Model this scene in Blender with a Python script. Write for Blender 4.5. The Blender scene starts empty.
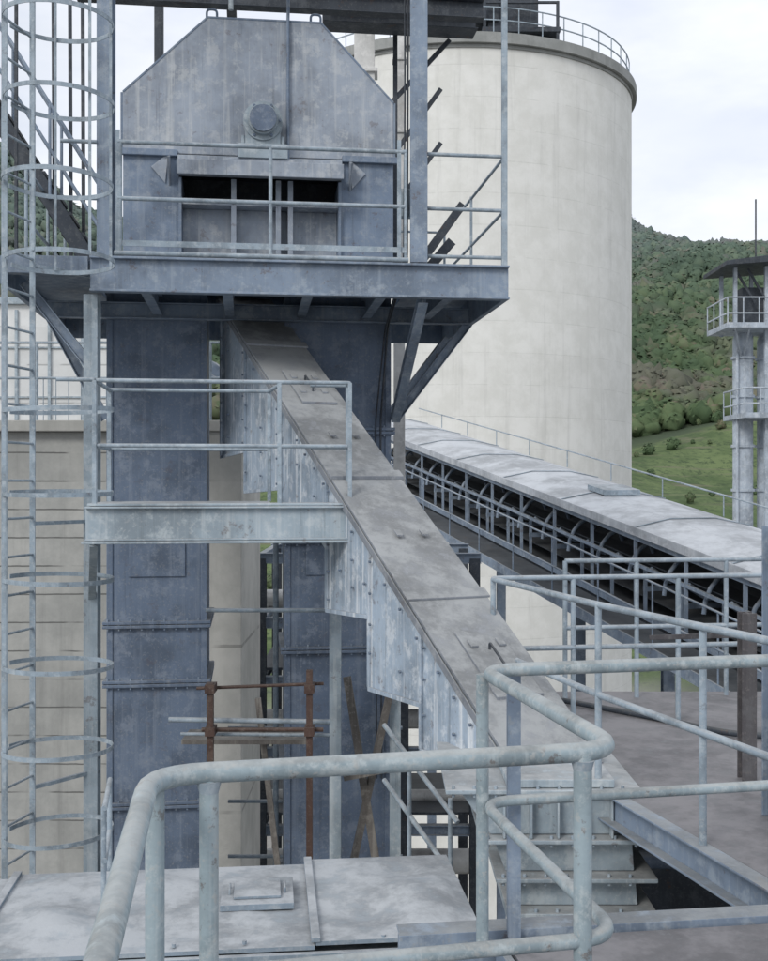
import bpy, bmesh, math, random
import numpy as np
from mathutils import Vector, Matrix, noise
random.seed(7); rng=np.random.default_rng(5)
S=bpy.context.scene
GROUND=-28.0
# ------------------------------------------------------------------ materials
def newmat(name):
    m=bpy.data.materials.new(name); m.use_nodes=True
    nt=m.node_tree; b=nt.nodes["Principled BSDF"]
    return m,nt,b
def N(nt,t,**k):
    n=nt.nodes.new(t)
    for a,v in k.items(): setattr(n,a,v)
    return n
def mapped(nt,scale=(1,1,1)):
    tc=N(nt,'ShaderNodeTexCoord'); mp=N(nt,'ShaderNodeMapping'); mp.inputs['Scale'].default_value=scale
    nt.links.new(tc.outputs['Object'],mp.inputs['Vector']); return mp.outputs['Vector']
def noise_n(nt,vec,scale,detail=4,rough=.6):
    n=N(nt,'ShaderNodeTexNoise'); n.inputs['Scale'].default_value=scale; n.inputs['Detail'].default_value=detail; n.inputs['Roughness'].default_value=rough
    nt.links.new(vec,n.inputs['Vector']); return n.outputs['Fac']
def ramp(nt,fac,a,b):
    r=N(nt,'ShaderNodeMapRange'); r.interpolation_type='SMOOTHSTEP'
    r.inputs['From Min'].default_value=a; r.inputs['From Max'].default_value=b
    nt.links.new(fac,r.inputs['Value']); return r.outputs['Result']
def math_n(nt,op,a,b=None):
    n=N(nt,'ShaderNodeMath',operation=op)
    for i,v in enumerate((a,b)):
        if v is None: continue
        if isinstance(v,(int,float)): n.inputs[i].default_value=v
        else: nt.links.new(v,n.inputs[i])
    return n.outputs[0]
def mix(nt,f,a,b,mode='MIX'):
    n=N(nt,'ShaderNodeMix',data_type='RGBA',blend_type=mode)
    for k,v in ((0,f),(6,a),(7,b)):
        if isinstance(v,(int,float)): n.inputs[k].default_value=v
        elif isinstance(v,tuple): n.inputs[k].default_value=(*v,1)
        else: nt.links.new(v,n.inputs[k])
    return n.outputs[2]
def bump(nt,b,h,strength=.3,dist=.01):
    n=N(nt,'ShaderNodeBump'); n.inputs['Strength'].default_value=strength; n.inputs['Distance'].default_value=dist
    nt.links.new(h,n.inputs['Height']); nt.links.new(n.outputs[0],b.inputs['Normal'])
def steel(name,base,light=None,streak=.5,rust=.25,dust=.7,dustcol=(.33,.33,.31),rough=.6,fleck=.3,sc=1.0):
    m,nt,b=newmat(name)
    light=light or tuple(min(1,c*1.7+.02) for c in base)
    dark=tuple(c*.62 for c in base)
    v=mapped(nt)
    n1=noise_n(nt,v,1.6*sc,5,.65)
    col=mix(nt,ramp(nt,n1,.32,.62),dark,base)
    rn=noise_n(nt,v,5.5*sc,5,.75)
    col=mix(nt,math_n(nt,'MULTIPLY',ramp(nt,rn,.5,.36),.5),col,light)
    vs=mapped(nt,(13*sc,13*sc,.5))
    sn=noise_n(nt,vs,1.0,4,.7)
    col=mix(nt,math_n(nt,'MULTIPLY',ramp(nt,sn,.5,.72),streak),col,light)
    col=mix(nt,math_n(nt,'MULTIPLY',ramp(nt,sn,.42,.27),streak*.75),col,tuple(c*.5+.008 for c in dark))
    fl=noise_n(nt,v,42,2,.7)
    col=mix(nt,math_n(nt,'MULTIPLY',ramp(nt,fl,.56,.7),fleck),col,dustcol)
    rmask=math_n(nt,'MINIMUM',math_n(nt,'MULTIPLY',ramp(nt,rn,.60,.67),rust*2.2),.9)
    col=mix(nt,rmask,col,(.10,.055,.035))
    g=N(nt,'ShaderNodeNewGeometry'); sx=N(nt,'ShaderNodeSeparateXYZ'); nt.links.new(g.outputs['Normal'],sx.inputs[0])
    up=ramp(nt,sx.outputs['Z'],.35,.8)
    d=math_n(nt,'MULTIPLY',math_n(nt,'MULTIPLY',up,ramp(nt,rn,.25,.5)),dust)
    blot=math_n(nt,'ADD',math_n(nt,'MULTIPLY',n1,.55),math_n(nt,'MULTIPLY',rn,.45))
    dc=mix(nt,ramp(nt,blot,.40,.58),tuple(c*.56 for c in dustcol),dustcol)
    col=mix(nt,d,col,dc)
    nt.links.new(col,b.inputs['Base Color'])
    nt.links.new(math_n(nt,'ADD',math_n(nt,'MULTIPLY',rn,.35),rough-.17),b.inputs['Roughness'])
    b.inputs['Specular IOR Level'].default_value=.35
    bump(nt,b,math_n(nt,'ADD',rn,fl),.3,.005)
    return m
M_CAS=steel('casing_blue_paint',(.14,.185,.26),(.25,.29,.35),.4,.10,.5)
M_HOOD=steel('hood_weathered_paint',(.33,.375,.44),(.51,.53,.54),.65,.16,.6)
M_HOODB=steel('hood_lower_paint',(.18,.235,.32),(.31,.35,.40),.5,.2,.6)
M_BEAM=steel('platform_beam_paint',(.225,.285,.37),(.37,.42,.47),.4,.2,.7)
M_LIGHT=steel('pale_blue_steel',(.34,.41,.46),(.54,.58,.59),.5,.2,.8,(.45,.45,.44))
M_RAIL=steel('rail_paint',(.31,.38,.44),(.48,.53,.56),.2,.15,.55,(.43,.43,.42),sc=2.5)
M_RAILF=steel('rail_paint_worn',(.31,.385,.42),(.53,.57,.57),.35,.24,.65,(.42,.42,.40),fleck=.5,sc=2)
M_SKIRT=steel('galvanised_skirt',(.36,.44,.53),(.72,.75,.77),.95,.2,.6,(.38,.37,.35),sc=1.1)
M_COVER=steel('dusty_cover_plate',(.23,.25,.28),(.38,.39,.40),.3,.12,.92,(.35,.36,.36))
M_DUST=steel('dust_covered_casing',(.25,.31,.37),(.42,.45,.46),.4,.12,.92,(.44,.455,.465))
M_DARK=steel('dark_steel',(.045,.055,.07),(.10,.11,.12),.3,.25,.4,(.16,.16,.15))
M_RUST=steel('rusty_steel',(.085,.05,.04),(.14,.10,.08),.4,.4,.3,(.22,.2,.18))
M_BROWN=steel('brown_grime_steel',(.085,.08,.085),(.14,.14,.145),.4,.2,.3,(.22,.2,.19))
M_WOOD=steel('grey_timber',(.17,.155,.14),(.30,.28,.25),.8,.1,.3)
M_DECK=steel('deck_plate',(.15,.155,.165),(.26,.26,.26),.2,.15,.9,(.245,.235,.24))
M_WHITE=steel('white_duct_paint',(.62,.62,.6),(.75,.74,.72),.4,.05,.3,(.5,.48,.46))
M_ROOFS=steel('conveyor_roof_sheet',(.44,.47,.51),(.6,.62,.64),.3,.10,.8,(.53,.55,.57),sc=.6)
M_TOWER=steel('tower_pale_paint',(.42,.48,.55),(.62,.66,.69),.4,.12,.4,(.5,.5,.48))
def concrete(name,c1,c2,board,line,streak=.5,lw=.05,bumpd=.01,var=.35):
    m,nt,b=newmat(name)
    v=mapped(nt)
    tc=N(nt,'ShaderNodeTexCoord'); sx=N(nt,'ShaderNodeSeparateXYZ'); nt.links.new(tc.outputs['Object'],sx.inputs[0])
    wn0=noise_n(nt,v,1.0,5,.7)
    z=math_n(nt,'DIVIDE',math_n(nt,'ADD',sx.outputs['Z'],math_n(nt,'MULTIPLY',wn0,.035)),board)
    fr=math_n(nt,'FRACT',z); fl=math_n(nt,'FLOOR',z)
    wn=N(nt,'ShaderNodeTexWhiteNoise',noise_dimensions='1D'); nt.links.new(fl,wn.inputs['W'])
    col=mix(nt,ramp(nt,wn0,.35,.65),c1,c2)
    col=mix(nt,math_n(nt,'MULTIPLY',wn.outputs['Value'],var),col,tuple(c*.72 for c in c1))
    vs=mapped(nt,(2.5,2.5,.13))
    col=mix(nt,math_n(nt,'MULTIPLY',ramp(nt,noise_n(nt,vs,1,5,.7),.5,.75),streak),col,tuple(c*.58 for c in c1))
    ln=math_n(nt,'MULTIPLY',math_n(nt,'LESS_THAN',fr,lw),ramp(nt,noise_n(nt,v,1.7,2),.38,.55))
    col=mix(nt,math_n(nt,'MULTIPLY',ln,line),col,tuple(c*.3 for c in c1))
    nt.links.new(col,b.inputs['Base Color']); b.inputs['Roughness'].default_value=.9
    bump(nt,b,math_n(nt,'ADD',noise_n(nt,v,14,4,.7),math_n(nt,'MULTIPLY',ln,-1.5)),.5,bumpd)
    return m
M_CONC=concrete('board_marked_concrete',(.345,.35,.335),(.475,.475,.45),.36,.85,.6)
M_CONC2=concrete('smooth_concrete',(.39,.39,.365),(.50,.495,.465),2.1,.5,.4,.02)
M_SILO=concrete('silo_concrete',(.68,.68,.64),(.76,.76,.725),1.25,.12,.30,.025,.006,.10)
M_SILOCAP=concrete('silo_cap_concrete',(.27,.28,.27),(.36,.37,.36),3,.1,.5,.02)
M_PALE=concrete('pale_render',(.66,.67,.66),(.74,.75,.74),1.4,.5,.25,.04)
# ------------------------------------------------------------------ geometry builder
def empty(name):
    e=bpy.data.objects.new(name,None); S.collection.objects.link(e); return e
class Part:
    def __init__(s,name,mat,parent=None,bevel=0):
        s.name=name;s.mat=mat;s.parent=parent;s.v=[];s.f=[];s.sm=[];s.bevel=bevel
    def add(s,vs,fs,smooth=False):
        o=len(s.v); s.v+= [tuple(p) for p in vs]
        for f in fs: s.f.append(tuple(i+o for i in f)); s.sm.append(smooth)
    def hexa(s,c):
        s.add(c,[(0,1,2,3),(7,6,5,4),(0,4,5,1),(1,5,6,2),(2,6,7,3),(3,7,4,0)])
    def box(s,x0,x1,y0,y1,z0,z1,T=None):
        c=[(x0,y0,z0),(x1,y0,z0),(x1,y1,z0),(x0,y1,z0),(x0,y0,z1),(x1,y0,z1),(x1,y1,z1),(x0,y1,z1)]
        if T: c=[T(*p) for p in c]
        s.hexa(c)
    def beam(s,p1,p2,w,h,up=(0,0,1)):
        p1=Vector(p1);p2=Vector(p2);d=(p2-p1).normalized();up=Vector(up)
        if abs(d.dot(up))>.98: up=Vector((0,1,0))
        a=d.cross(up).normalized();b=a.cross(d)
        c=[p+a*sx*w/2+b*sz*h/2 for p in (p1,p2) for sx,sz in ((-1,-1),(1,-1),(1,1),(-1,1))]
        s.hexa(c)
    def ibeam(s,p1,p2,w,h,t=.012,up=(0,0,1)):
        p1=Vector(p1);p2=Vector(p2);d=(p2-p1).normalized();up=Vector(up)
        if abs(d.dot(up))>.98: up=Vector((0,1,0))
        a=d.cross(up).normalized();b=a.cross(d)
        for k in (-1,1):
            o=b*k*(h/2-t/2); s.beam(p1+o,p2+o,w,t,b)
        s.beam(p1,p2,t,h-2*t-.001,b)
    def sweep(s,pts,r,seg=10,cap=True):
        pts=[Vector(p) for p in pts]; n=len(pts); rings=[]
        d0=(pts[1]-pts[0]).normalized(); ref=Vector((0,0,1)) if abs(d0.z)<.9 else Vector((0,1,0))
        a=d0.cross(ref).normalized()
        for i,p in enumerate(pts):
            d=((pts[min(i+1,n-1)]-pts[max(i-1,0)])).normalized()
            a=(a-d*a.dot(d)).normalized(); b=d.cross(a)
            rings.append([p+(a*math.cos(t)+b*math.sin(t))*r for t in [2*math.pi*k/seg for k in range(seg)]])
        vs=[q for R in rings for q in R]; fs=[]
        for i in range(n-1):
            for k in range(seg):
                k2=(k+1)%seg; fs.append((i*seg+k,i*seg+k2,(i+1)*seg+k2,(i+1)*seg+k))
        s.add(vs,fs,True)
        if cap:
            s.add(rings[0],[tuple(range(seg))]); s.add(rings[-1],[tuple(reversed(range(seg)))])
    def pipe(s,pts,r,fillet=.0,seg=10):
        pts=[Vector(p) for p in pts]
        if fillet<=0 or len(pts)<3: s.sweep(pts,r,seg); return
        out=[pts[0]]
        for i in range(1,len(pts)-1):
            p=pts[i]; a=(pts[i-1]-p); b=(pts[i+1]-p); f=min(fillet,a.length*.45,b.length*.45)
            A=p+a.normalized()*f;B=p+b.normalized()*f
            for k in range(7):
                t=k/6; out.append(A*(1-t)**2+p*2*t*(1-t)+B*t*t)
        out.append(pts[-1]); s.sweep(out,r,seg)
    def cyl(s,p1,p2,r,r2=None,seg=24,smooth=True):
        p1=Vector(p1);p2=Vector(p2);r2=r if r2 is None else r2
        d=(p2-p1).normalized(); ref=Vector((0,0,1)) if abs(d.z)<.9 else Vector((0,1,0)); a=d.cross(ref).normalized(); b=d.cross(a)
        R=[[p+(a*math.cos(2*math.pi*k/seg)+b*math.sin(2*math.pi*k/seg))*q for k in range(seg)] for p,q in((p1,r),(p2,r2))]
        s.add(R[0]+R[1],[(k,(k+1)%seg,seg+(k+1)%seg,seg+k) for k in range(seg)],smooth)
        s.add(R[0],[tuple(range(seg))]); s.add(R[1],[tuple(range(seg))])
    def prism(s,poly,off):
        off=Vector(off); n=len(poly); a=[Vector(p) for p in poly]; b=[p+off for p in a]
        s.add(a+b,[tuple(range(n)),tuple(reversed(range(n,2*n)))]+[(k,(k+1)%n,n+(k+1)%n,n+k) for k in range(n)])
    def done(s):
        me=bpy.data.meshes.new(s.name); me.from_pydata(s.v,[],s.f); me.polygons.foreach_set('use_smooth',s.sm)
        bm=bmesh.new(); bm.from_mesh(me); bmesh.ops.recalc_face_normals(bm,faces=bm.faces); bm.to_mesh(me); bm.free()
        me.materials.append(s.mat); o=bpy.data.objects.new(s.name,me); S.collection.objects.link(o)
        if s.parent: o.parent=s.parent
        if s.bevel:
            m=o.modifiers.new('bevel','BEVEL'); m.width=s.bevel; m.segments=2; m.limit_method='ANGLE'; m.angle_limit=math.radians(50)
        return o
def V(*a): return Vector(a)
# tower frame : slightly turned to the camera
ca,sa=math.cos(math.radians(7)),math.sin(math.radians(7))
def T(u,v,z): return Vector((-1+u*ca-v*sa, 9.5+u*sa+v*ca, z))

# ================================================================== BUCKET ELEVATOR
E=empty('bucket_elevator')
for nm,u0,u1,fl in (('leg_casing_up',-1.54,-.59,[-.35,-1.42,-2.0,-3.2,-4.5,-6]),('leg_casing_down',.2,1.25,[.5,-.6,-1.7,-2.9,-4.2,-5.6])):
    p=Part(nm,M_CAS,E,.006); p.box(u0,u1,1.5,2.55,GROUND,1.9,T)
    for z in fl:
        p.box(u0-.05,u1+.05,1.45,2.6,z-.035,z-.003,T); p.box(u0-.05,u1+.05,1.452,2.6,z+.003,z+.035,T)
    for uu in (u0-.012,u1-.048): p.box(uu,uu+.06,1.485,1.55,GROUND,1.89,T)
    p.box(u0+.2,u1-.2,1.482,1.498,-.95,-.62,T)
    p.done()
    b=Part(nm+'_bolts',M_BEAM,E)
    for z in fl:
        k=u0
        while k<u1+.02:
            b.cyl(T(k,1.47,z-.055),T(k,1.47,z+.055),.009,seg=6); k+=.11
    b.done()
h=Part('head_hood',M_HOOD,E,.008)
zs=3.22
hp=[(-1.39,zs),(-1.39,3.81),(-.57,4.58),(.55,4.58),(1.28,3.81),(1.28,zs)]
h.prism([T(u,1.45,z) for u,z in hp],T(0,1.2,0)-T(0,0,0)); h.done()
h=Part('head_lower_casing',M_HOODB,E,.006)
F=[(-1.39,-.85,1.9,zs-.004),(.75,1.28,1.9,zs-.004)]
for a,b_,c,d in F: h.box(a,b_,1.45,1.5,c,d,T)
h.box(-1.388,-1.34,1.5,2.65,1.9,zs-.004,T); h.box(1.23,1.278,1.5,2.65,1.9,zs-.004,T)
h.box(-1.34,1.23,2.6,2.65,1.9,zs-.004,T)
for u0,u1 in ((-1.43,-.86),(.76,1.32)): h.box(u0,u1,1.40,1.448,3.185,3.25,T)
for u in (-.85,.72): h.box(u,u+.03,1.40,1.9,1.9,2.98,T)
h.done()
h=Part('discharge_panel',M_HOOD,E,.004)
h.box(-.82,.72,1.62,1.66,1.9,2.72,T); h.box(-.83,.73,1.42,1.62,2.72,2.75,T)
for u in (-.34,.1,.22): h.box(u,u+.05,1.42,1.618,1.92,2.98,T)
h.done()
h=Part('bearing_shelf',M_HOOD,E,.006)
h.box(-.85,.75,1.12,1.448,3.0,3.06,T); h.box(-.85,.75,1.10,1.118,2.93,3.075,T); h.box(-.42,.35,1.2,1.46,3.062,3.13,T); h.box(-.86,.76,1.40,1.45,3.062,3.2,T)
for u in (-.95,.83):
    h.prism([T(u,1.448,3.2),T(u,1.448,2.9),T(u,1.2,3.12)],T(.02,0,0)-T(0,0,0))
    s_=-1 if u<0 else 1
    h.prism([T(u,1.43,3.22),T(u+.03*s_,1.43,2.92),T(u+.17*s_,1.43,3.08)],T(0,.012,0)-T(0,0,0))
h.done()
h=Part('recess_dark_backing',M_DARK,E); h.box(-.84,.74,1.95,1.98,2.3,3.19,T); h.box(-.84,.74,1.5,1.95,3.1,3.19,T); h.done()  # dark sheets added behind the opening; its darkness is put into their colour
h=Part('shaft_bearing',M_LIGHT,E,.004)
c=T(-.03,1.3,3.5); fd=T(0,1,0)-T(0,0,0)
h.cyl(c-fd*.16,c+fd*.14,.145,seg=28); h.cyl(c-fd*.18,c-fd*.161,.10,.10,seg=24)
h.cyl(c-fd*.10,c+fd*.10,.19,seg=28)
h.box(-.27,.21,1.18,1.42,3.13,3.27,T); h.box(-.2,.14,1.22,1.40,3.272,3.42,T)
for u in (-.22,.16): h.cyl(T(u,1.25,3.27),T(u,1.25,3.36),.022,seg=6)
h.done()
h=Part('shaft_end',M_CAS,E); h.cyl(c-fd*.19,c-fd*.1805,.13,seg=24)
for k in range(6):
    an=k*math.pi/3; q=c+V(math.cos(an)*.165,0,math.sin(an)*.165)-fd*.1; h.cyl(q-fd*.02,q,.014,seg=6)
h.done()
h=Part('hood_trim',M_HOODB,E,.003)
for a,b_ in zip(hp[:-1],hp[1:]):
    if abs(a[1]-b_[1])<.01 and a[1]<3.3: continue
    h.beam(T(a[0],1.47,a[1]),T(b_[0],1.47,b_[1]),.05,.02)
h.pipe([T(.22,1.42,3.2),T(.22,1.42,4.55),T(.24,1.6,5.4)],.016)
for u in (-.53,.5): h.pipe([T(u-.05,1.5,4.58),T(u-.05,1.5,4.68),T(u+.05,1.5,4.68),T(u+.05,1.5,4.58)],.012,.04)
h.done()

# ================================================================== SERVICE PLATFORM TOWER
P=empty('elevator_service_platform')
d=Part('deck',M_BEAM,P,.004)
d.box(-2.2,2.1,.06,1.48,1.84,1.88,T); d.box(-2.2,-1.6,1.482,3.1,1.84,1.88,T); d.box(1.36,2.1,1.482,3.1,1.84,1.88,T); d.box(-1.6,1.36,2.7,3.1,1.84,1.88,T)
d.done()
d=Part('edge_beams',M_BEAM,P,.004)
d.box(-1.5,2.12,.0,.05,1.60,1.90,T); d.box(-1.5,2.12,-.05,-.002,1.60,1.62,T); d.box(-1.5,2.12,-.05,-.002,1.88,1.90,T)
d.box(-2.22,-1.52,.0,.05,1.74,1.90,T); d.box(-2.22,-1.52,-.04,-.002,1.74,1.755,T)
d.box(2.07,2.12,.052,3.1,1.6,1.90,T); d.box(-2.25,-2.2,.052,3.1,1.66,1.90,T); d.box(-2.25,2.12,3.102,3.15,1.6,1.9,T)
for u in (-1.05,-.35,.35,1.0,1.6): d.ibeam(T(u,.06,1.72),T(u,1.48,1.72),.09,.2)
d.ibeam(T(-2.1,1.42,1.66),T(2.05,1.42,1.66),.1,.16)
d.done()
d=Part('knee_braces',M_BEAM,P,.003)
for a,b_ in ((T(2.05,1.45,1.6),T(1.3,1.47,.62)),(T(1.36,.06,1.6),T(1.3,1.45,.62)),(T(-2.1,.3,1.72),T(-1.5,.3,.95)),(T(-2.1,1.45,1.62),T(-1.56,1.48,.6)),(T(2.05,2.6,1.6),T(1.3,2.5,.62))):
    d.ibeam(a,b_,.09,.09,.01)
d.done()
d=Part('columns',M_BEAM,P,.003)
d.ibeam(T(1.32,.03,1.91),T(1.32,.03,6.2),.15,.15,.014)
d.ibeam(T(-1.38,.10,1.89),T(-1.38,.10,6.2),.13,.14,.014)
d.done()
d=Part('lower_column',M_LIGHT,P,.003)
d.ibeam(T(-1.5,.12,1.59),T(-1.5,.12,GROUND),.12,.12,.012)
d.ibeam(T(-1.42,2.9,1.59),T(-1.42,2.9,GROUND),.12,.12,.012)
d.done()
r=Part('guard_rails',M_RAIL,P)
for z in (2.88,2.40): r.pipe([T(-1.27,.0,z),T(1.2,.0,z)],.019)
r.beam(T(-1.27,0,2.02),T(1.2,0,2.02),.008,.05); 
r.pipe([T(-1.3,-.02,1.93),T(1.22,-.02,1.93)],.022)
for u in (-1.25,.02,1.2): r.pipe([T(u,0,1.9),T(u,0,2.9)],.017)
for u in (-1.27,1.14): r.beam(T(u,-.01,1.9),T(u,-.01,2.98),.035,.006,(0,1,0))
for z in (2.88,2.40,1.98): r.pipe([T(1.4,.03,z),T(2.09,.03,z)],.017)
for z in (2.88,2.40): r.pipe([T(2.09,.03,z),T(2.09,3.05,z),T(1.4,3.05,z)],.014)
r.beam(T(2.09,.03,1.9),T(2.09,.03,6.2),.05,.05,(0,1,0))
for v in (1.5,3.05): r.pipe([T(2.09,v,1.9),T(2.09,v,2.9)],.014)
for z in (2.88,2.4): r.pipe([T(-1.45,.03,z),T(-1.75,.03,z)],.017); r.pipe([T(-2.2,.9,z),T(-2.2,3.05,z)],.017)
for v in (.9,2,3.05): r.pipe([T(-2.2,v,1.9),T(-2.2,v,2.9)],.017)
r.done()
t=Part('top_gantry',M_DARK,P,.004)
t.ibeam(T(-1.9,1.9,4.98),T(2.3,1.9,4.98),.14,.2)
t.ibeam(T(.62,2.3,5.02),T(2.3,2.3,5.02),.3,.24)
t.ibeam(T(-.35,1.9,5.1),T(-.35,3.1,5.1),.1,.2)
for u in (-2.2,-2.03,-1.9): t.beam(T(u,2.4,1.9),T(u-.02,2.4,6.6),.035,.035)
t.beam(T(-2.35,1.2,1.9),T(-2.35,1.2,6),.03,.03)
t.beam(T(-1.15,2.8,3.2),T(-1.15,2.8,6.6),.09,.09)
for a,b_,w in (((1.42,2.0,2.0),(2.1,2.0,2.95),.09),((1.42,2.9,1.9),(2.15,2.9,2.75),.11),((1.42,2.5,3.0),(1.95,2.5,3.75),.05),((1.42,2.5,3.6),(1.95,2.5,4.35),.05),((1.42,2.5,4.2),(2.05,2.5,4.9),.05)):
    t.beam(T(*a),T(*b_),.04,w)
for u in (1.44,): t.beam(T(u,2.5,1.9),T(u,2.5,6.2),.05,.05)
t.done()
t=Part('crane_rail',M_LIGHT,P,.004); t.ibeam(T(-1.7,1.3,4.86),T(.75,1.3,4.84),.12,.12); t.pipe([T(-.34,1.3,4.75),T(-.34,1.3,4.6)],.025); t.done()
t=Part('power_cables',M_DARK,P)
t.pipe([T(1.24,.12,6),T(1.235,.12,3.4),T(1.23,.13,1.95),T(1.22,1.42,1.55),T(1.15,1.44,.6),T(1.16,1.44,-3)],.010,.1,6)
t.pipe([T(1.205,.12,6),T(1.21,.12,3.4),T(1.20,.13,1.95),T(1.19,1.42,1.5),T(1.10,1.44,.6),T(1.11,1.44,-3)],.008,.1,6)
t.done()
t=Part('junction_box',M_LIGHT,P,.006); t.box(1.16,1.30,.14,.24,2.35,2.6,T); t.done()
# steep service stair behind the ladder
ST=empty('steel_staircase')
t=Part('stair_stringers',M_DARK,ST,.003)
a0,a1=(-1.60,1.95),(-3.1,4.35)
for v in (1.7,2.35): t.beam(T(a0[0],v,a0[1]),T(a1[0],v,a1[1]),.03,.16)
t.done()
t=Part('stair_treads',M_DARK,ST)
for k in range(12):
    f=(k+.5)/12; u=a0[0]+(a1[0]-a0[0])*f; z=a0[1]+(a1[1]-a0[1])*f; t.box(u-.11,u+.11,1.72,2.33,z,z+.03,T)
t.box(-4.0,-3.1,1.6,2.5,4.3,4.36,T)
t.done()
t=Part('stair_handrail',M_BEAM,ST)
for v in (1.68,2.37):
    for h_ in (.5,.95): t.pipe([T(a0[0],v,a0[1]+h_),T(a1[0],v,a1[1]+h_)],.017)
    for f in (.03,.35,.68,.98): u=a0[0]+(a1[0]-a0[0])*f; z=a0[1]+(a1[1]-a0[1])*f; t.pipe([T(u,v,z),T(u,v,z+.95)],.016)
t.done()

# ================================================================== mid landing
L=empty('access_landing')
d=Part('landing_frame',M_LIGHT,L,.004)
v0=-1.35
d.box(-1.345,.60,v0,v0+.04,-.44,-.19,T); d.box(-1.345,.60,v0-.045,v0-.002,-.44,-.425,T); d.box(-1.345,.60,v0-.045,v0-.002,-.205,-.19,T)
d.box(.56,.60,v0+.042,v0+.20,-.43,-.19,T); d.box(-1.345,-1.305,v0+.042,-.5,-.43,-.19,T); d.box(-1.345,.0,-.498,-.46,-.43,-.19,T)
d.box(-1.33,.58,v0-.03,v0+.21,-.186,-.168,T); d.box(-1.33,.0,v0+.212,-.48,-.186,-.168,T)
d.box(-1.37,.62,v0-.05,v0+.02,-.462,-.443,T)
d.ibeam(T(-1.5,.06,-.31),T(-1.32,-.46,-.31),.08,.14); d.ibeam(T(-.4,1.45,-.31),T(-.4,-.46,-.31),.08,.14); d.ibeam(T(-1.5,.1,-1.0),T(-1.3,v0+.1,-.46),.06,.06)
d.done()
r=Part('landing_rails',M_RAIL,L)
for z in (.73,.255): r.pipe([T(-1.28,-.5,z),T(-1.28,v0,z),T(.585,v0,z),T(.585,v0+.22,z),T(.30,v0+.22,z)],.0165,.05)
r.pipe([T(-1.55,v0,.735),T(-1.28,v0,.735)],.016)
r.pipe([T(-1.28,-.5,.73),T(.0,-.5,.73),T(.06,v0+.3,.73)],.0155,.05); r.pipe([T(-1.28,-.5,.255),T(.0,-.5,.255)],.0155)
for u,v in ((-1.28,v0),(.06,v0),(.585,v0),(.585,v0+.2),(-1.28,-.5),(.0,-.5)): r.beam(T(u,v,-.17),T(u,v,.73),.03,.03)
r.done()

# ================================================================== caged ladder
L=empty('caged_ladder')
a=V(-2.95,8.55,0);b_=V(-2.86,8.95,0)
p=Part('stringers',M_RAIL,L)
for q in (a,b_): p.beam((q.x,q.y,-6),(q.x,q.y,4.6),.045,.012)
z=-6
while z<4.5: p.pipe([(a.x,a.y,z),(b_.x,b_.y,z)],.011,seg=8); z+=.3
p.done()
p=Part('safety_cage',M_RAIL,L)
cx,cy,R=-2.55,8.62,.42
for z in (4.2,3.6,2.97,2.33,1.72,.55,-.1,-.77,-1.45,-2.1,-2.75,-3.4):
    jx=rng.normal()*.008; jy=rng.normal()*.008
    pts=[(cx+jx+R*math.cos(math.radians(t)),cy+jy+R*math.sin(math.radians(t)),z+.012*math.sin(math.radians(t+z*90))) for t in range(-168,169,12)]
    for q1,q2 in zip(pts[:-1],pts[1:]): p.beam(q1,q2,.006,.035)
for t in (-100,-40,30,110):
    q=(cx+(R-.008)*math.cos(math.radians(t)),cy+(R-.008)*math.sin(math.radians(t)))
    p.beam((q[0],q[1],1.72),(q[0],q[1],4.4),.022,.006) 
for t in (-150,):
    q=(cx+(R-.008)*math.cos(math.radians(t)),cy+(R-.008)*math.sin(math.radians(t)))
    p.beam((q[0],q[1],-4.5),(q[0],q[1],1.7),.03,.006)
p.done()
p=Part('standoffs',M_RAIL,L)
for z in (1.75,-.35,-2.5): p.beam((b_.x,b_.y,z),T(-1.5,.12,z),.03,.03)
p.done()

# ================================================================== CHUTE
C=empty('inclined_chute')
A0=V(-1.3,10.5,1.34); Dc=V(2.04,-4.5,-2.92); Wd=V(.911,.413,0)
def ch(t,w=0,h=0): return A0+Dc*t+Wd*w+V(0,0,h)
p=Part('trough',M_SKIRT,C,.004)
p.prism([ch(-.19,.01,-.02),ch(1,.01,-.02),ch(1,.01,-.5),ch(-.19,.01,-.9)],Wd*.48); p.done()
p=Part('cover_plates',M_COVER,C,.004)
def plate(t0,t1,w0,w1,h0,h1):
    p.hexa([ch(t0,w0,h0),ch(t1,w0,h0),ch(t1,w1,h0),ch(t0,w1,h0),ch(t0,w0,h1),ch(t1,w0,h1),ch(t1,w1,h1),ch(t0,w1,h1)])
for i,(t0,t1) in enumerate(((-.19,.02),(.021,.455),(.456,.73),(.731,1.0))):
    plate(t0,t1,-.045,.545,-.012+.004*i,.014+.004*i)
plate(.447,.464,-.06,.56,.022,.05); plate(.012,.03,-.06,.56,.02,.04)
plate(.722,.738,-.06,.56,.026,.042)
for w in (-.05,.54): plate(-.19,1.0,w,w+.012,-.075,-.013)
p.done()
p=Part('inspection_hatches',M_COVER,C,.004)
for t0,t1 in ((.13,.24),(.80,.91)): plate(t0,t1,.12,.44,.022,.045)
for t0 in (.15,.20,.34,.82,.87,.60):
    for w in (.16,.36): plate(t0,t0+.012,w,w+.05,.046,.062)
p.done()
p=Part('hatch_handles',M_DARK,C)
for t in (.185,.855): p.pipe([ch(t-.02,.28,.045),ch(t-.02,.28,.09),ch(t+.02,.28,.09),ch(t+.02,.28,.045)],.008,.02,6)
p.done()
p=Part('side_skirts',M_SKIRT,C,.002)
segs=[(-.17,.0,.25),(.0,.205,-.10),(.205,.431,-.47),(.431,.595,-1.0),(.595,.766,-1.47),(.766,.911,-1.72),(.911,1.0,-1.86)]
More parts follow.
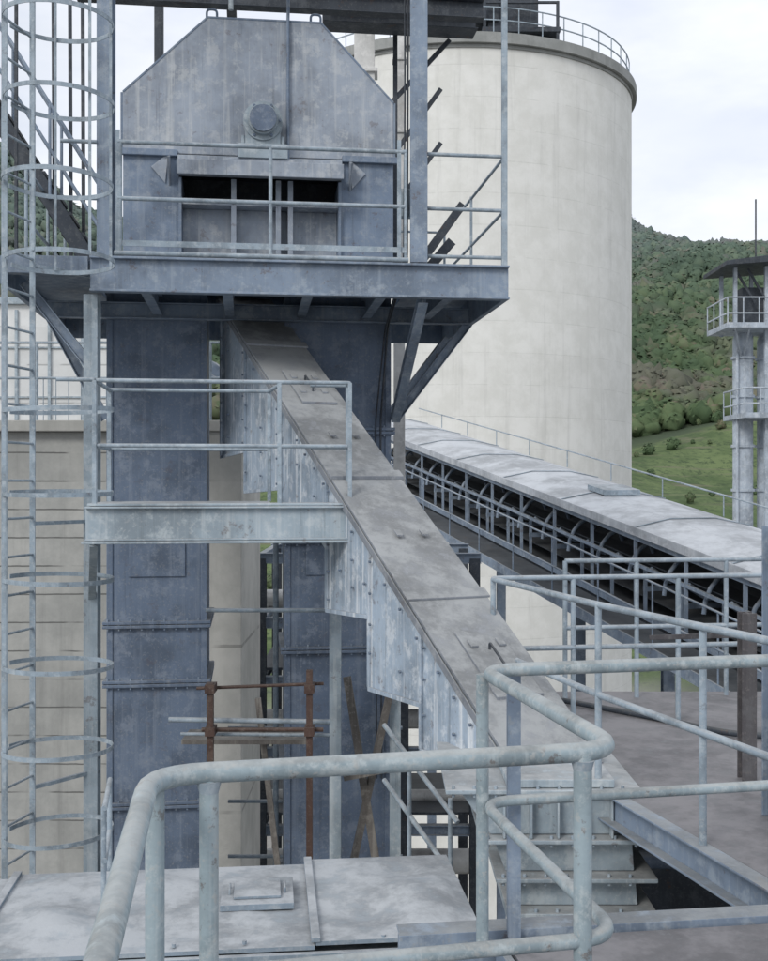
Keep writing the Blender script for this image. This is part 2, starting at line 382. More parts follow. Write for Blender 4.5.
for i,(t0,t1,zb) in enumerate(segs):
    w=-.012-.006*(i%2)
    a=ch(t0,w,-.02);b_=ch(t1,w,-.02); c1=V(b_.x,b_.y,zb+.02);c0=V(a.x,a.y,zb-.02)
    p.prism([a,b_,c1,c0],Wd*.008)
    p.beam(V(a.x,a.y,a.z-.04)-Wd*.012,V(c0.x,c0.y,zb-.0)-Wd*.012,.03,.02,Wd)
    p.beam(V(c0.x,c0.y,zb-.01)-Wd*.014,V(c1.x,c1.y,zb+.03)-Wd*.014,.02,.03)
p.done()
p=Part('skirt_bolts',M_HOODB,C)
for i,(t0,t1,zb) in enumerate(segs):
    n=max(2,int((t1-t0)/.045))
    for k in range(n+1):
        t=t0+.010+(t1-t0-.020)*k/n
        top=ch(t,-.03,-.13-rng.random()*.02); zz=top.z; j=0
        while zz>zb+.04 and j<7:
            if rng.random()<(.9 if (j==0 or k in(0,n)) else .28):
                p.cyl(V(top.x,top.y,zz),V(top.x,top.y,zz)-Wd*.016,.011,seg=6)
            zz-=.2+rng.random()*.03; j+=1
p.done()
p=Part('discharge_hopper',M_LIGHT,C,.006)
def frus(x0,x1,y0,y1,z1,X0,X1,Y0,Y1,z0): p.hexa([(X0,Y0,z0),(X1,Y0,z0),(X1,Y1,z0),(X0,Y1,z0),(x0,y0,z1),(x1,y0,z1),(x1,y1,z1),(x0,y1,z1)])
frus(.40,1.28,5.75,6.7,-1.63,.56,1.30,5.78,6.7,-1.86)
frus(.58,1.30,5.76,6.7,-1.89,.64,1.32,5.8,6.7,-2.06)
frus(.66,1.32,5.78,6.7,-2.09,.70,1.34,5.8,6.7,-2.24)
frus(.72,1.32,5.80,6.7,-2.27,.76,1.34,5.8,6.7,-2.9)
for z,x0,x1 in ((-1.615,.32,1.34),(-1.875,.50,1.38),(-2.075,.58,1.42),(-2.255,.64,1.42),(-2.42,.68,1.42)):
    p.box(x0,x1,5.69,6.75,z-.012,z+.012)
for x in np.arange(.62,1.3,.14): p.box(x,x+.012,5.70,5.76,-1.86,-1.64)
p.box(.64,1.20,5.72,6.1,-1.6,-1.555)
p.done()
p=Part('hopper_bolts',M_RAIL,C)
for z,x0 in ((-1.615,.36),(-1.875,.54),(-2.075,.62),(-2.255,.68)):
    for x in np.arange(x0,1.34,.11): p.cyl((x,5.715,z-.03),(x,5.715,z+.03),.009,seg=6)
p.done()

# ================================================================== foreground dusty casing (drag conveyor cover)
K=empty('enclosed_drag_conveyor')
c7,s7=math.cos(math.radians(6)),math.sin(math.radians(6))
def Q(u,v,z): return Vector((-.9+u*c7-v*s7,4.72+u*s7+v*c7,z))
p=Part('casing_body',M_LIGHT,K,.004); p.box(-3.5,1.33,.02,.9,-3.2,-2.06,Q); p.box(-3.5,-.42,-.9,.018,-3.2,-2.07,Q); p.done()
p=Part('cover_sheets',M_DUST,K)
def sheet(u0,u1,v0,v1,z,th=.018,nu=40,nv=20,fn=Q,amp=.045):
    vs=[];fs=[]
    for j in range(nv+1):
        for i in range(nu+1):
            a=i/nu;b2=j/nv; u=u0+(u1-u0)*a; v=v0+(v1-v0)*b2
            e=min(a,1-a)*min(b2,1-b2)*16; e=min(1,e)
            dz=amp*e*(noise.noise(Vector((u*2.2,v*2.6,z)))*1.3+noise.noise(Vector((u*6,v*6,z)))*.35+.3)
            vs.append(fn(u,v,z+dz))
    for j in range(nv):
        for i in range(nu): k=j*(nu+1)+i; fs.append((k,k+1,k+nu+2,k+nu+1))
    p.add(vs,fs,True)
    b4=[fn(u0,v0,z),fn(u1,v0,z),fn(u1,v1,z),fn(u0,v1,z)]; lo=[q-V(0,0,th) for q in b4]
    p.add(b4+lo,[(0,1,5,4),(1,2,6,5),(2,3,7,6),(3,0,4,7)])
sheet(-3.5,-.86,-.95,.93,-2.012); sheet(-.855,.60,-.06,.95,-1.998); sheet(.605,1.34,-.05,.98,-1.985)
p.done()
p=Part('cover_hatch',M_DUST,K,.004)
p.box(.18,.52,.32,.66,-1.985,-1.955,Q); p.box(.24,.46,.38,.60,-1.954,-1.94,Q)
p.box(.585,.625,-.06,.97,-1.985,-1.965,Q); p.box(-.88,-.84,-.1,.95,-2.0,-1.98,Q)
p.box(-.4,1.34,-.09,-.062,-2.09,-2.02,Q)
for u in (.22,.48): p.pipe([Q(u,.45,-1.955),Q(u,.45,-1.93),Q(u,.53,-1.93),Q(u,.53,-1.955)],.006,.01,6)
for u in np.arange(-.3,1.3,.3): p.cyl(Q(u,-.03,-1.99),Q(u,-.03,-1.975),.010,seg=6)
p.done()

# ================================================================== near platform & its railing
G=empty('viewing_platform')
p=Part('deck_plate',M_DECK,G,.003)
p.prism([(-.60,-.8,-1.64),(-.5,2.5,-1.64),(.60,2.72,-1.64),(.42,3.84,-1.64),(3.2,4.22,-1.64),(3.2,-.8,-1.64)],(0,0,.04)); p.done()
p=Part('edge_channel',M_BEAM,G,.003)
def edge(a,b_,z=-1.69,w=.03,hh=.17): p.beam((a[0],a[1],z),(b_[0],b_[1],z),w,hh)
edge((.05,3.83),(3.2,4.25),-1.66,.03,.16); edge((.40,3.80),(.59,2.75)); edge((-.5,2.53),(.58,2.75)); edge((-.62,-.8),(-.52,2.5))
p.beam((.05,3.87,-1.585),(3.2,4.29,-1.585),.09,.012); p.beam((.05,3.9,-1.75),(3.2,4.32,-1.75),.12,.012)
p.done()
r=Part('hand_rail',M_RAILF,G)
zt,zm=-.65,-1.10
rt=.0235
r.pipe([(-.30,.9,zt),(-.515,2.42,zt),(.57,2.65,zt),(.335,3.76,zt),(1.9,4.07,zt),(3.1,4.25,zt)],rt,.13,16)
r.pipe([(-.30,.9,zm),(-.515,2.42,zm),(.57,2.65,zm),(.335,3.76,zm),(1.9,4.07,zm),(3.1,4.25,zm)],.0185,.12,14)
r.done()
r=Part('posts',M_RAILF,G)
for x,y in ((-.39,2.45),(-.50,2.40),(.335,3.745),(1.95,4.08),(-.36,1.3)): r.pipe([(x,y,-1.60),(x,y,zt-.01)],.0215,seg=14)
r.pipe([(.475,2.63,-1.6),(.475,2.63,zt)],.0225,seg=14)
r.done()
r=Part('weld_collars',M_RAIL,G)
for x,y in ((-.39,2.45),(.475,2.63)): r.cyl((x,y,zt-.045),(x,y,zt-.018),.0215,.029,seg=14)
r.done()
r=Part('blue_post',M_BEAM,G); r.beam((.455,3.86,-1.6),(.455,3.86,zt-.02),.045,.045); r.done()

# ================================================================== side walkway on the right
Y=empty('side_walkway')
p=Part('walkway_deck',M_DECK,Y,.003)
p.prism([(.98,6.6,-1.66),(1.62,4.36,-1.66),(7,4.9,-1.66),(7,8.5,-1.66),(1.3,8.5,-1.66)],(0,0,.03)); p.done()
p=Part('walkway_channel',M_BEAM,Y,.003)
e0=V(.96,6.62,-1.70); e1=V(1.60,4.34,-1.70)
p.beam(e0,e1,.03,.15); n=V(-.962,-.27,0)
p.beam(e0+n*.045+V(0,0,.072),e1+n*.045+V(0,0,.072),.06,.012); p.beam(e0+n*.045-V(0,0,.072),e1+n*.045-V(0,0,.072),.06,.012)
p.ibeam((1.6,4.4,-1.85),(7,4.95,-1.85),.1,.2); p.ibeam((1.2,7.5,-1.8),(7,7.5,-1.8),.1,.2); p.done()
r=Part('walkway_rails',M_RAIL,Y)
for z in (-.65,-1.12):
    r.pipe([(2.9,7.6,z),(.70,7.3,z),(1.12,5.75,z),(1.6,4.33,z),(1.75,4.05,z)],.018,.1)
for x,y in ((1.12,5.75),(1.42,4.9),(.72,7.25),(1.27,7.38),(2.0,7.48)): r.pipe([(x,y,-1.63),(x,y,-.65)],.018)
r.pipe([(2.9,8.4,-.6),(1.35,8.2,-.6)],.018);r.pipe([(2.9,8.4,-1.1),(1.35,8.2,-1.1)],.018)
for x in (1.35,1.9,2.6): r.pipe([(x,8.2+.13*(x-1.35),-1.63),(x,8.2+.13*(x-1.35),-.6)],.018)
r.done()
r=Part('stanchion',M_BROWN,Y,.003); r.ibeam((1.98,6.0,-1.63),(1.98,6.0,-.72),.08,.09,.01); r.beam((1.7,7.0,-1.0),(1.96,6.05,-.85),.03,.03); r.done()
r=Part('corner_column',M_BEAM,Y,.003); r.ibeam((1.89,5.3,-1.63),(1.89,5.3,-.22),.10,.12,.012); r.done()
r=Part('cable_conduit',M_DARK,Y); r.pipe([(1.3,8.0,-1.6),(1.9,7.4,-1.61),(2.2,6.9,-1.6),(3.4,6.8,-1.6)],.02,.3)
r.done()
W=empty('under_walkway_backing')  # added backing below the walkway, hides the bright ground
p=Part('under_walkway_shade_panels',M_DARK,W); p.box(1.15,7,8.0,8.3,-9,-1.95); p.box(.9,7,5.2,8.0,-3.4,-3.3); p.done()  # dark panels added to stand in for the deep shade under the walkway
p=Part('rails_and_pipes',M_CAS,W); p.ibeam((1.3,7.8,-2.2),(6,7.8,-2.2),.1,.15); p.pipe([(1.1,7.6,-2.6),(6,7.2,-2.6)],.06); p.done()

# ================================================================== left concrete building
B=empty('concrete_building')
p=Part('walls',M_CONC,B,.01); p.box(-9,-2.95,14,16.2,GROUND,.62); p.done()
p=Part('smooth_pier',M_CONC2,B,.01); p.box(-2.948,-1.80,13.9,16.0,GROUND,.62); p.done()
p=Part('parapet',M_CONC2,B,.01); p.box(-9.05,-1.76,13.85,16.25,.622,.76); p.done()
r=Part('roof_rail',M_RAIL,B)
for z in (1.75,1.3): r.pipe([(-9,13.95,z),(-1.85,13.95,z)],.018)
for x in np.arange(-8.8,-1.8,1.1): r.pipe([(x,13.95,.76),(x,13.95,1.75)],.018)
for x in np.arange(-8.8,-3.5,.16): r.pipe([(x,13.95,.76),(x,13.95,1.3)],.006,seg=6)
r.done()
p=Part('roof_duct',M_BEAM,B,.01); p.beam((-2.3,14.5,1.5),(-1.2,14.4,.7),.3,.18); p.pipe([(-2.6,14.3,1.55),(-1.7,14.2,1.05),(-.9,14.1,.6)],.03); p.done()
Wb=empty('pale_warehouse')
p=Part('warehouse_walls',M_PALE,Wb); p.box(-24,-9.8,40,52,GROUND,6.4); p.done()
p=Part('warehouse_trim',M_LIGHT,Wb)
for x in np.arange(-23,-9.7,1.2): p.box(x,x+.10,39.9,39.998,-6,6.2)
for z in (1.2,3.0,4.8): p.box(-24,-9.8,39.93,39.997,z,z+.06)
p.box(-24.2,-9.7,39.8,52.1,6.4,6.65); p.done()

# ================================================================== lower steelwork between the legs
F=empty('pipe_rack')
p=Part('rack_columns',M_DARK,F)
for x in (-1.9,-.9,.3,1.4):
    for y in (17,19.5): p.ibeam((x,y,GROUND),(x,y,-1.2),.16,.16)
p.done()
p=Part('rack_beams',M_BEAM,F)
for z in (-1.2,-2.2,-3.1,-4.2,-5.4,-6.8,-8.4,-10):
    for y in (17,19.5): p.ibeam((-2.0,y,z),(1.5,y,z),.12,.16)
    for x in (-1.9,.3): p.ibeam((x,17,z),(x,19.5,z),.1,.14)
p.done()
p=Part('rack_pipes',M_WHITE,F)
for z,y,r_ in ((-1.9,18,.12),(-2.05,18.5,.09),(-3.9,18,.16),(-5.1,17.8,.1),(-6.3,18.2,.2)): p.pipe([(-3,y,z),(1.45,y,z)],r_)
p.done()
p=Part('rack_decks',M_DARK,F)
for z in (-2.95,-5.2,-8.2): p.box(-1.95,1.4,17.1,19.4,z,z+.04)
p.done()
F=empty('scaffold_frame')
p=Part('light_posts',M_LIGHT,F,.003)
p.ibeam((-.42,9.5,-.7),(-.42,9.5,-9),.10,.10,.01); p.ibeam((.10,9.9,-1.8),(.10,9.9,-9),.10,.10,.01); p.ibeam((.12,10.6,-.2),(.12,10.6,-9),.08,.08)
p.done()
p=Part('rusty_posts',M_RUST,F)
p.beam((-.61,9,-1.55),(-.61,9,-9),.05,.05); p.beam((-1.42,9,-1.66),(-1.42,9,-9),.05,.05)
p.pipe([(-1.5,9.05,-2.05),(-.5,9.05,-2.05)],.018); p.pipe([(-1.55,9.1,-1.72),(-.5,9.1,-1.68)],.014); 
for x in (-.61,-1.42):
    for z in (-2.05,-1.7): p.box(x-.04,x+.04,8.95,9.1,z-.035,z+.035)
p.done()
p=Part('tubes',M_RAIL,F)
p.pipe([(-1.62,10.0,-1.18),(-.5,10,-1.18)],.02); p.pipe([(-1.8,9.2,-2.0),(-.45,9.2,-2.02)],.022); p.pipe([(-1.7,9.2,-2.12),(-.45,9.2,-2.13)],.015)
p.pipe([(-1.0,12,-1),(-1.0,12,-9)],.02); p.pipe([(-1.18,12,-.6),(-1.18,12,-9)],.03)
p.pipe([(-1.7,12,-2.7),(.2,12,-2.7)],.02); p.pipe([(-1.7,12,-3.5),(.2,12,-3.5)],.02); p.pipe([(-1.7,12,-4.1),(.2,12,-4.1)],.02)
p.pipe([(0,9.0,-2.0),(.55,8.2,-2.55)],.02);p.pipe([(0,9.0,-2.45),(.55,8.2,-3.0)],.02);p.pipe([(.2,8.7,-2.2),(.2,8.7,-4)],.018);p.pipe([(.5,8.3,-2.4),(.5,8.3,-4)],.018)
p.done()
p=Part('timber_props',M_WOOD,F)
p.beam((-.33,9.8,-1.75),(-.05,9.7,-3.5),.07,.05); p.beam((.05,9.8,-1.9),(-.3,9.7,-3.5),.07,.05); p.beam((-.35,9.6,-2.6),(.15,9.6,-2.5),.05,.04)
p.beam((-1.1,9.6,-1.9),(-.9,9.6,-3.6),.05,.04); p.box(-1.75,-.65,9.5,9.9,-2.28,-2.24)
p.done()
Z=empty('side_handrail')
p=Part('rail_tube',M_RAIL,Z)
for z in (-1.55,-1.8): p.pipe([(-1.42,5.7,z),(-1.32,5.2,z)],.013)
for x,y in ((-1.41,5.65),(-1.33,5.22)): p.pipe([(x,y,-2.02),(x,y,-1.55)],.013)
p.done()

# ================================================================== SILO
sx_,sy_,SR,ZT=3.26,50.9,8.0,17.45
Si=empty('concrete_silo')
p=Part('barrel',M_SILO,Si); p.cyl((sx_,sy_,GROUND),(sx_,sy_,ZT-.55),SR,seg=160); p.done()
p=Part('rim_band',M_SILOCAP,Si); p.cyl((sx_,sy_,ZT-.549),(sx_,sy_,ZT-.42),SR+.06,seg=160); p.cyl((sx_,sy_,ZT-.41),(sx_,sy_,ZT),SR+.22,seg=160); p.done()
p=Part('roof',M_SILOCAP,Si); p.cyl((sx_,sy_,ZT+.001),(sx_,sy_,ZT+.9),SR-.1,1.2,seg=96); p.done()
p=Part('roof_rail',M_RAIL,Si)
for z in (1.1,.6):
    for k in range(120):
        a=2*math.pi*k/120;b2=2*math.pi*(k+1)/120
        p.beam((sx_+7.9*math.cos(a),sy_+7.9*math.sin(a),ZT+z),(sx_+7.9*math.cos(b2),sy_+7.9*math.sin(b2),ZT+z),.04,.04)
for k in range(48):
    a=2*math.pi*k/48; x,y=sx_+7.9*math.cos(a),sy_+7.9*math.sin(a); p.beam((x,y,ZT),(x,y,ZT+1.1),.04,.04)
p.done()
p=Part('roof_machinery',M_DARK,Si,.02)
p.box(3.9,7.0,43.6,47,ZT+.35,ZT+.55); p.box(4.2,6.2,44.2,47,ZT+.55,ZT+2.2); p.box(3.2,4.6,44,46,ZT+1.0,ZT+3.2)
for x in (4.0,6.9): 
    for y in (43.7,46.8): p.beam((x,y,ZT),(x,y,ZT+1.6),.12,.12)
p.box(4.0,6.95,43.65,43.75,ZT+1.5,ZT+1.6)
p.done()
D=empty('vent_duct')
p=Part('duct_risers',M_WHITE,D,.006); p.box(-.38,-.12,14.0,14.25,-2,9); p.box(.12,.26,13.6,13.75,-2,9)
for z in (3.4,4.3,5.2): p.box(-.42,-.08,13.96,14.29,z,z+.05); p.box(.10,.28,13.58,13.77,z,z+.03)
p.done()

# ================================================================== INCLINED CONVEYOR
I=empty('inclined_belt_conveyor')
A1=V(4.9,14,-1.17); pl=V(-.3164,.9486,0); SD=V(.9486,.3164,0); sl=.161
def K1(s,w,h): return A1+pl*s+SD*w+V(0,0,sl*s+h)
s0,s1=-9,18
def bar(p,s_a,s_b,w,h,bw,bh): p.beam(K1(s_a,w,h),K1(s_b,w,h),bw,bh)
p=Part('roof_sheets',M_ROOFS,I,.01)
s=s0
while s<s1:
    e=min(s+2.4,s1)
    pr=[(-.12,-.03),(.5,.09),(1.3,.09),(1.95,-.03)]
    for (wa,ha),(wb,hb) in zip(pr[:-1],pr[1:]):
        p.hexa([K1(s,wa,ha-.02),K1(e-.01,wa,ha-.02),K1(e-.01,wb,hb-.02),K1(s,wb,hb-.02),K1(s,wa,ha),K1(e-.01,wa,ha),K1(e-.01,wb,hb),K1(s,wb,hb)])
    s=e
bar(p,s0,s1,-.13,-.09,.02,.14)
p.done()
p=Part('roof_seams',M_RAIL,I)
s=s0
while s<s1:
    for (wa,ha),(wb,hb) in zip(pr[:-1],pr[1:]): p.beam(K1(s,wa,ha+.012),K1(s,wb,hb+.012),.04,.012)
    s+=2.4
for h_ in (.35,): p.pipe([K1(s0,1.9,h_),K1(s1,1.9,h_)],.015)
s=s0
while s<s1: p.pipe([K1(s,1.9,0),K1(s,1.9,.35)],.012,seg=6); s+=1.8
p.hexa([K1(a,b2,c2) for c2 in (.11,.2) for a,b2 in ((5,.5),(5.6,.5),(5.6,1.2),(5,1.2))])
p.done()
p=Part('truss',M_BEAM,I)
for w,h_ in ((-.02,-.2),(-.02,-1.35),(1.8,-.2),(1.8,-1.35)): bar(p,s0,s1,w,h_,.07,.10)
for w in (-.02,1.8):
    s=s0
    while s<s1:
        p.beam(K1(s,w,-1.3),K1(s,w,-.15),.05,.05); s+=1.35
bar(p,s0,s1,-.03,-.62,.04,.05)
p.done()
p=Part('side_walkway',M_DARK,I)
p.hexa([K1(a,b2,c2) for c2 in (-1.50,-1.44) for a,b2 in ((s0,-.75),(s1,-.75),(s1,-.06),(s0,-.06))])
p.hexa([K1(a,b2,c2) for c2 in (-1.50,-1.44) for a,b2 in ((s0,0),(s1,0),(s1,1.8),(s0,1.8))])
p.hexa([K1(a,b2,c2) for c2 in (-1.40,-.2) for a,b2 in ((s0,1.7),(s1,1.7),(s1,1.74),(s0,1.74))])
p.done()
p=Part('walkway_edge',M_BEAM,I)
bar(p,s0,s1,-.78,-1.46,.03,.16)
for h_ in (-.48,-.95): p.pipe([K1(s0,-.76,h_),K1(s1,-.76,h_)],.016)
s=s0
while s<s1: p.pipe([K1(s,-.76,-1.4),K1(s,-.76,-.48)],.014,seg=8); s+=1.5
p.done()
p=Part('belt',M_DARK,I)
for w0,w1,h0,h1 in ((.2,.5,-.62,-.8),(.5,1.1,-.8,-.8),(1.1,1.4,-.8,-.62),(.3,1.3,-1.2,-1.2)):
    p.hexa([K1(s0,w0,h0-.015),K1(s1,w0,h0-.015),K1(s1,w1,h1-.015),K1(s0,w1,h1-.015),K1(s0,w0,h0),K1(s1,w0,h0),K1(s1,w1,h1),K1(s0,w1,h1)])
p.done()
p=Part('idlers_and_hoops',M_BEAM,I)
s=s0
while s<s1:
    p.cyl(K1(s,.5,-.86),K1(s,1.1,-.86),.05,seg=10); p.cyl(K1(s,.15,-.68),K1(s,.48,-.86),.05,seg=10); p.beam(K1(s+.1,.1,-1.0),K1(s+.1,1.5,-1.0),.06,.08)
    p.beam(K1(s+.1,.12,-1.35),K1(s+.1,.12,-.66),.05,.05)
    p.sweep([K1(s+.5,.62-.55*math.cos(t),-.95+.6*math.sin(t)) for t in [math.pi*k/10 for k in range(11)]],.035,6)
    s+=1.0
p.done()
p=Part('trestle',M_BEAM,I)
for s in (-3,5,12):
    for w in (0,1.75): q=K1(s,w,-1.5); p.ibeam(q,(q.x,q.y,GROUND),.2,.2)
p.done()

# ================================================================== DISTANT TOWER
D=empty('cyclone_tower')
p=Part('vessels',M_TOWER,D)
for x,y,r_ in ((13.05,40,.36),(14.1,40.3,.42)): 
    p.cyl((x,y,GROUND),(x,y,5.1),r_,seg=28); p.cyl((x,y,5.1),(x,y,5.7),r_,r_*.5,seg=28)
    for z in (4.4,1.2,-.4,3.0): p.cyl((x,y,z),(x,y,z+.1),r_+.06,seg=28)
p.pipe([(12.72,39.6,-20),(12.72,39.6,5.3)],.05)
p.done()
p=Part('columns',M_TOWER,D)
for x in (12.45,13.55,14.9):
    for y in (39,40.6): p.ibeam((x,y,5.3 if x<12.5 else GROUND),(x,y,7.6),.12,.12)
p.done()
p=Part('platforms',M_TOWER,D)
for z,x0 in ((5.35,12.0),(2.2,12.6)):
    p.box(x0,15.3,38.4,40.8,z,z+.18)
    for h_ in (.5,1.05): p.pipe([(x0,40.8,z+h_),(x0,38.4,z+h_),(15.3,38.4,z+h_)],.03)
    for x in np.arange(x0,15.3,.55): p.pipe([(x,38.4,z),(x,38.4,z+1.05)],.025,seg=6)
    for y in (39.2,40.0,40.8): p.pipe([(x0,y,z),(x0,y,z+1.05)],.025,seg=6)
for x in (12.3,12.8): p.beam((x,38.5,5.34),(13.0,39.9,4.3),.06,.06)
p.done()
p=Part('canopy',M_DARK,D,.01); p.hexa([(11.9,38.2,7.5),(15.4,38.2,7.75),(15.4,41.0,7.75),(11.9,41.0,7.5),(11.9,38.2,7.65),(15.4,38.2,8.1),(15.4,41.0,8.1),(11.9,41.0,7.65)])
for x in (12.45,12.9): p.beam((x,39,7.5),(x+.7,39,6.3),.08,.08)
p.box(12.8,13.6,39.3,40.4,5.6,6.9); p.done()
p=Part('mast',M_DARK,D); p.pipe([(13.35,39.5,7.7),(13.35,39.5,10.1)],.03); p.done()

# ================================================================== TERRAIN
RX=[-2000,-700,-349,-240,-100,0,200,225,349,520,1000,2000]; RH=[150,240,300,236,210,212,246,242,186,135,80,40]
def height(x,y):
    R=np.interp(x,RX,RH)
    R=R+5*np.sin(x*.019+1)+3*np.sin(x*.05)+2*np.sin(x*.12+y*.02)-6
    z=np.where(y<110,GROUND,np.where(y<200,GROUND+(y-110)/90*22,np.where(y<300,-6+(y-200)/100*19,0)))
    t=np.clip((y-300)/700,0,1)**1.12
    up=13+(R-13)*t; dn=R*(1-np.clip((y-1020)/1000,0,1)*.5)
    z=np.where(y>=300,np.where(y<1020,up,dn),z)
    und=3.5*np.sin(x*.045+y*.03)+2*np.sin(y*.09-x*.06)+9*np.sin(x*.022-y*.014)*np.clip((y-350)/200,0,1)
    return z+und*np.clip((y-130)/120,0,1)
xs=np.arange(-1800,1801,15.); ys=np.concatenate([[-600,-300,-100],np.arange(0,1500,12.),[1800,2500]])
gx,gy=np.meshgrid(xs,ys); gz=height(gx,gy)
vs=np.stack([gx,gy,gz],-1).reshape(-1,3); nx=len(xs)
fs=[(j*nx+i,j*nx+i+1,(j+1)*nx+i+1,(j+1)*nx+i) for j in range(len(ys)-1) for i in range(nx-1)]
me=bpy.data.meshes.new('ground'); me.from_pydata(vs.tolist(),[],fs); me.polygons.foreach_set('use_smooth',[True]*len(fs))
m,nt,b=newmat('ground_mat')
v=mapped(nt); tc=N(nt,'ShaderNodeTexCoord'); sx=N(nt,'ShaderNodeSeparateXYZ'); nt.links.new(tc.outputs['Object'],sx.inputs[0])
yy=math_n(nt,'ADD',sx.outputs['Y'],math_n(nt,'MULTIPLY',noise_n(nt,v,.03,4),60))
dusty=mix(nt,ramp(nt,noise_n(nt,v,.15,6,.7),.35,.65),(.16,.155,.14),(.28,.27,.25))
grass=mix(nt,ramp(nt,noise_n(nt,v,.07,7,.75),.38,.62),(.075,.11,.05),(.135,.175,.08))
grass=mix(nt,ramp(nt,noise_n(nt,v,.6,5,.75),.50,.62),grass,(.06,.085,.045))
grass=mix(nt,ramp(nt,noise_n(nt,mapped(nt,(.02,.12,1)),1,4,.6),.55,.7),grass,(.15,.15,.10))
c1=mix(nt,ramp(nt,yy,140,165),dusty,grass); c1=mix(nt,ramp(nt,yy,318,330),c1,(.065,.085,.055))
nt.links.new(c1,b.inputs['Base Color']); b.inputs['Roughness'].default_value=1; b.inputs['Specular IOR Level'].default_value=.1
me.materials.append(m); o=bpy.data.objects.new('ground',me); S.collection.objects.link(o)
# unit crown
bm=bmesh.new(); bmesh.ops.create_icosphere(bm,subdivisions=2,radius=1); UV=np.array([v_.co[:] for v_ in bm.verts]); UF=np.array([[q.index for q in f.verts] for f in bm.faces]); bm.free()
def forest_mesh(name,px,py,rad,ncl,size,mat):
    n=len(px); pz=height(px,py)
    # rounded, uneven crown bodies
    nv=len(UV); jit=1+.22*rng.normal(size=(n,nv,1)); sq=np.stack([.85+.3*rng.random(n),.85+.3*rng.random(n),.85+.55*rng.random(n)],-1)[:,None,:]
    body=UV[None]*jit*sq*rad[:,None,None]*.92+np.stack([px,py,pz+rad*.75],-1)[:,None,:]
    F=(UF[None]+np.arange(n)[:,None,None]*nv).reshape(-1,3)
    # ragged leaf clumps around them
    th=rng.random((n,ncl))*2*np.pi; cz=rng.random((n,ncl))*1.3-.3; rr=np.sqrt(np.clip(1-cz**2,0,1))
    ra=rad[:,None]*(.95+.2*rng.random((n,ncl)))
    cen=np.stack([px[:,None]+ra*rr*np.cos(th),py[:,None]+ra*rr*np.sin(th),pz[:,None]+rad[:,None]*.75+ra*cz*1.1],-1).reshape(-1,3)
    nrm=np.stack([rr*np.cos(th),rr*np.sin(th),cz+.5],-1).reshape(-1,3)+rng.normal(size=(n*ncl,3))*.3
    nrm/=np.linalg.norm(nrm,axis=1)[:,None]
    ref=rng.normal(size=nrm.shape); a=np.cross(nrm,ref); a/=np.linalg.norm(a,axis=1)[:,None]; b2=np.cross(nrm,a)
    sc=(size*rad[:,None]*(.6+.7*rng.random((n,ncl)))).reshape(-1,1)
    q=np.stack([cen-a*sc,cen-b2*sc*.8,cen+a*sc*.9,cen+b2*sc],1).reshape(-1,3)
    nf=len(cen); nb=len(F); V0=n*nv
    co=np.concatenate([body.reshape(-1,3),q]); li=np.concatenate([F.ravel(),np.arange(nf*4)+V0])
    ls=np.concatenate([np.arange(nb)*3,nb*3+np.arange(nf)*4]); lt=np.concatenate([np.full(nb,3),np.full(nf,4)])
    me=bpy.data.meshes.new(name)
    me.vertices.add(len(co)); me.vertices.foreach_set('co',co.ravel()); me.loops.add(len(li)); me.loops.foreach_set('vertex_index',li.astype(np.int32))
    me.polygons.add(len(ls)); me.polygons.foreach_set('loop_start',ls.astype(np.int32)); me.polygons.foreach_set('loop_total',lt.astype(np.int32))
    tr=rng.random(n)
    tone=np.concatenate([np.repeat(tr,len(UF))*.75+rng.random(nb)*.2,np.repeat(tr,ncl)*.75+rng.random(nf)*.25])
    at=me.attributes.new('tone','FLOAT','FACE'); at.data.foreach_set('value',tone)
    me.update(); me.validate(); me.materials.append(mat); o=bpy.data.objects.new(name,me); S.collection.objects.link(o); return o
m,nt,b=newmat('forest_foliage'); at=N(nt,'ShaderNodeAttribute',attribute_name='tone')
cr=N(nt,'ShaderNodeValToRGB'); nt.links.new(at.outputs['Fac'],cr.inputs[0])
el=cr.color_ramp.elements; el[0].color=(.055,.085,.045,1); el[1].color=(.15,.18,.085,1)
for pos,c3 in ((.45,(.085,.125,.065,1)),(.75,(.11,.145,.075,1)),(.9,(.16,.14,.10,1))):
    e=el.new(pos); e.color=c3
v=mapped(nt); cc=mix(nt,math_n(nt,'MULTIPLY',ramp(nt,noise_n(nt,v,.010,4,.7),.47,.60),.6),cr.outputs[0],(.155,.135,.125))
cc=mix(nt,math_n(nt,'MULTIPLY',ramp(nt,noise_n(nt,v,.017,3,.6),.5,.60),.6),cc,(.05,.08,.045))
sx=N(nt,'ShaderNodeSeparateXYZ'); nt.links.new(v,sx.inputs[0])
cc=mix(nt,math_n(nt,'MULTIPLY',ramp(nt,sx.outputs['Y'],320,1000),.26),cc,(.25,.30,.37))  # distance haze mixed into the foliage base colour, stronger further away
nt.links.new(cc,b.inputs['Base Color']); b.inputs['Roughness'].default_value=.9; b.inputs['Specular IOR Level'].default_value=.05
n=11500; fy=308+rng.random(n)**.95*730; sgn=np.where(rng.random(n)<.6,1,-1); fx=sgn*fy*(.19+rng.random(n)*.22)
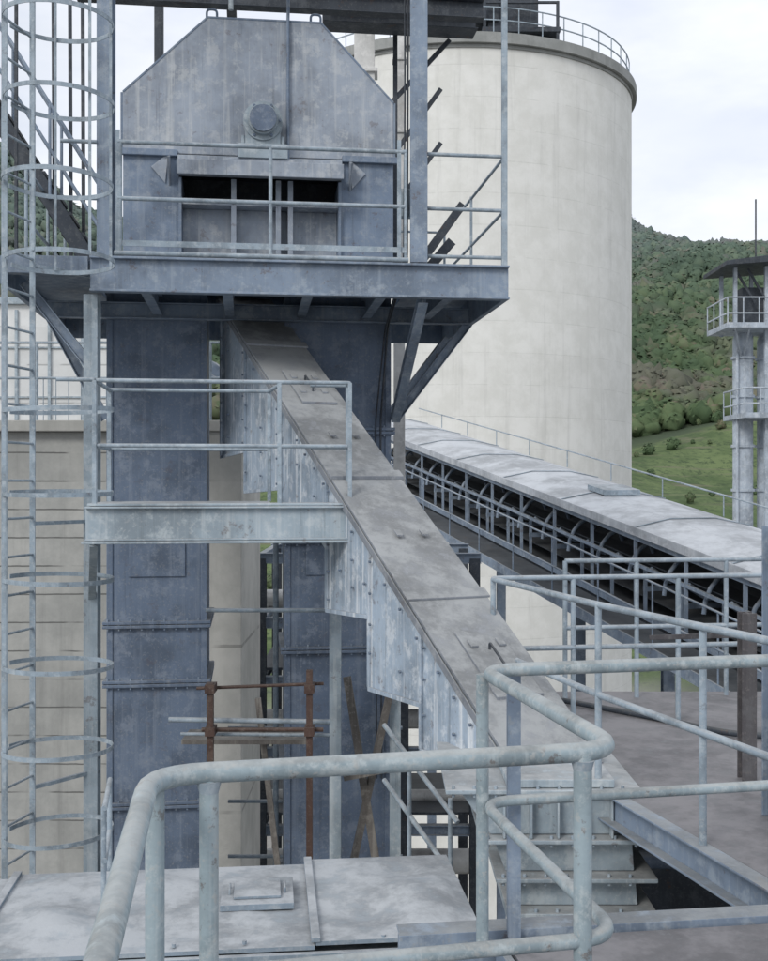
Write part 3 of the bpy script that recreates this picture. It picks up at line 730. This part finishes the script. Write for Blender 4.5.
fx[:900]=(rng.random(900)-.5)*.36*fy[:900]
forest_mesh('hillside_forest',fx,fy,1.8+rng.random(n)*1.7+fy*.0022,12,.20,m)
n=260; by=150+rng.random(n)*165; bx=(rng.random(n)-.5)*2*by*.45; k=rng.random(n)<(.2+.8*(by>270)); 
forest_mesh('field_bushes',bx[k],by[k],.5+rng.random(k.sum())*1.3,60,.2,m)

# ================================================================== LIGHT, WORLD, CAMERA
sd=V(-.50,-.78,.66).normalized()
sun=bpy.data.lights.new('sun','SUN'); sun.energy=1.5; sun.angle=math.radians(18); sun.color=(1,.97,.92)
so=bpy.data.objects.new('sun',sun); so.rotation_euler=sd.to_track_quat('Z','Y').to_euler(); S.collection.objects.link(so)
w=bpy.data.worlds.new('World'); S.world=w; w.use_nodes=True; nt=w.node_tree; bg=nt.nodes['Background']
sk=N(nt,'ShaderNodeTexSky',sky_type='NISHITA'); sk.sun_disc=False; sk.sun_elevation=math.asin(sd.z); sk.sun_rotation=math.atan2(sd.x,sd.y)
tc=N(nt,'ShaderNodeTexCoord'); mp=N(nt,'ShaderNodeMapping'); mp.inputs['Scale'].default_value=(1,1,2.6); nt.links.new(tc.outputs['Generated'],mp.inputs[0])
cf=ramp(nt,noise_n(nt,mp.outputs[0],2.2,5,.55),.3,.66)
cf=math_n(nt,'ADD',math_n(nt,'MULTIPLY',cf,.24),.76)
cl=mix(nt,ramp(nt,noise_n(nt,mp.outputs[0],3.5,5,.6),.35,.65),(8.9,9.4,10.6),(10.6,10.9,11.4))
nt.links.new(mix(nt,cf,sk.outputs[0],cl),bg.inputs[0]); bg.inputs[1].default_value=.1
cam=bpy.data.cameras.new('camera'); cam.sensor_fit='HORIZONTAL'; cam.sensor_width=36; cam.lens=1100/768*36; cam.clip_start=.05; cam.clip_end=4000
co=bpy.data.objects.new('camera',cam); co.rotation_euler=(math.radians(90),0,0); S.collection.objects.link(co); S.camera=co
S.view_settings.view_transform='Standard'; S.view_settings.look='None'; S.view_settings.exposure=0
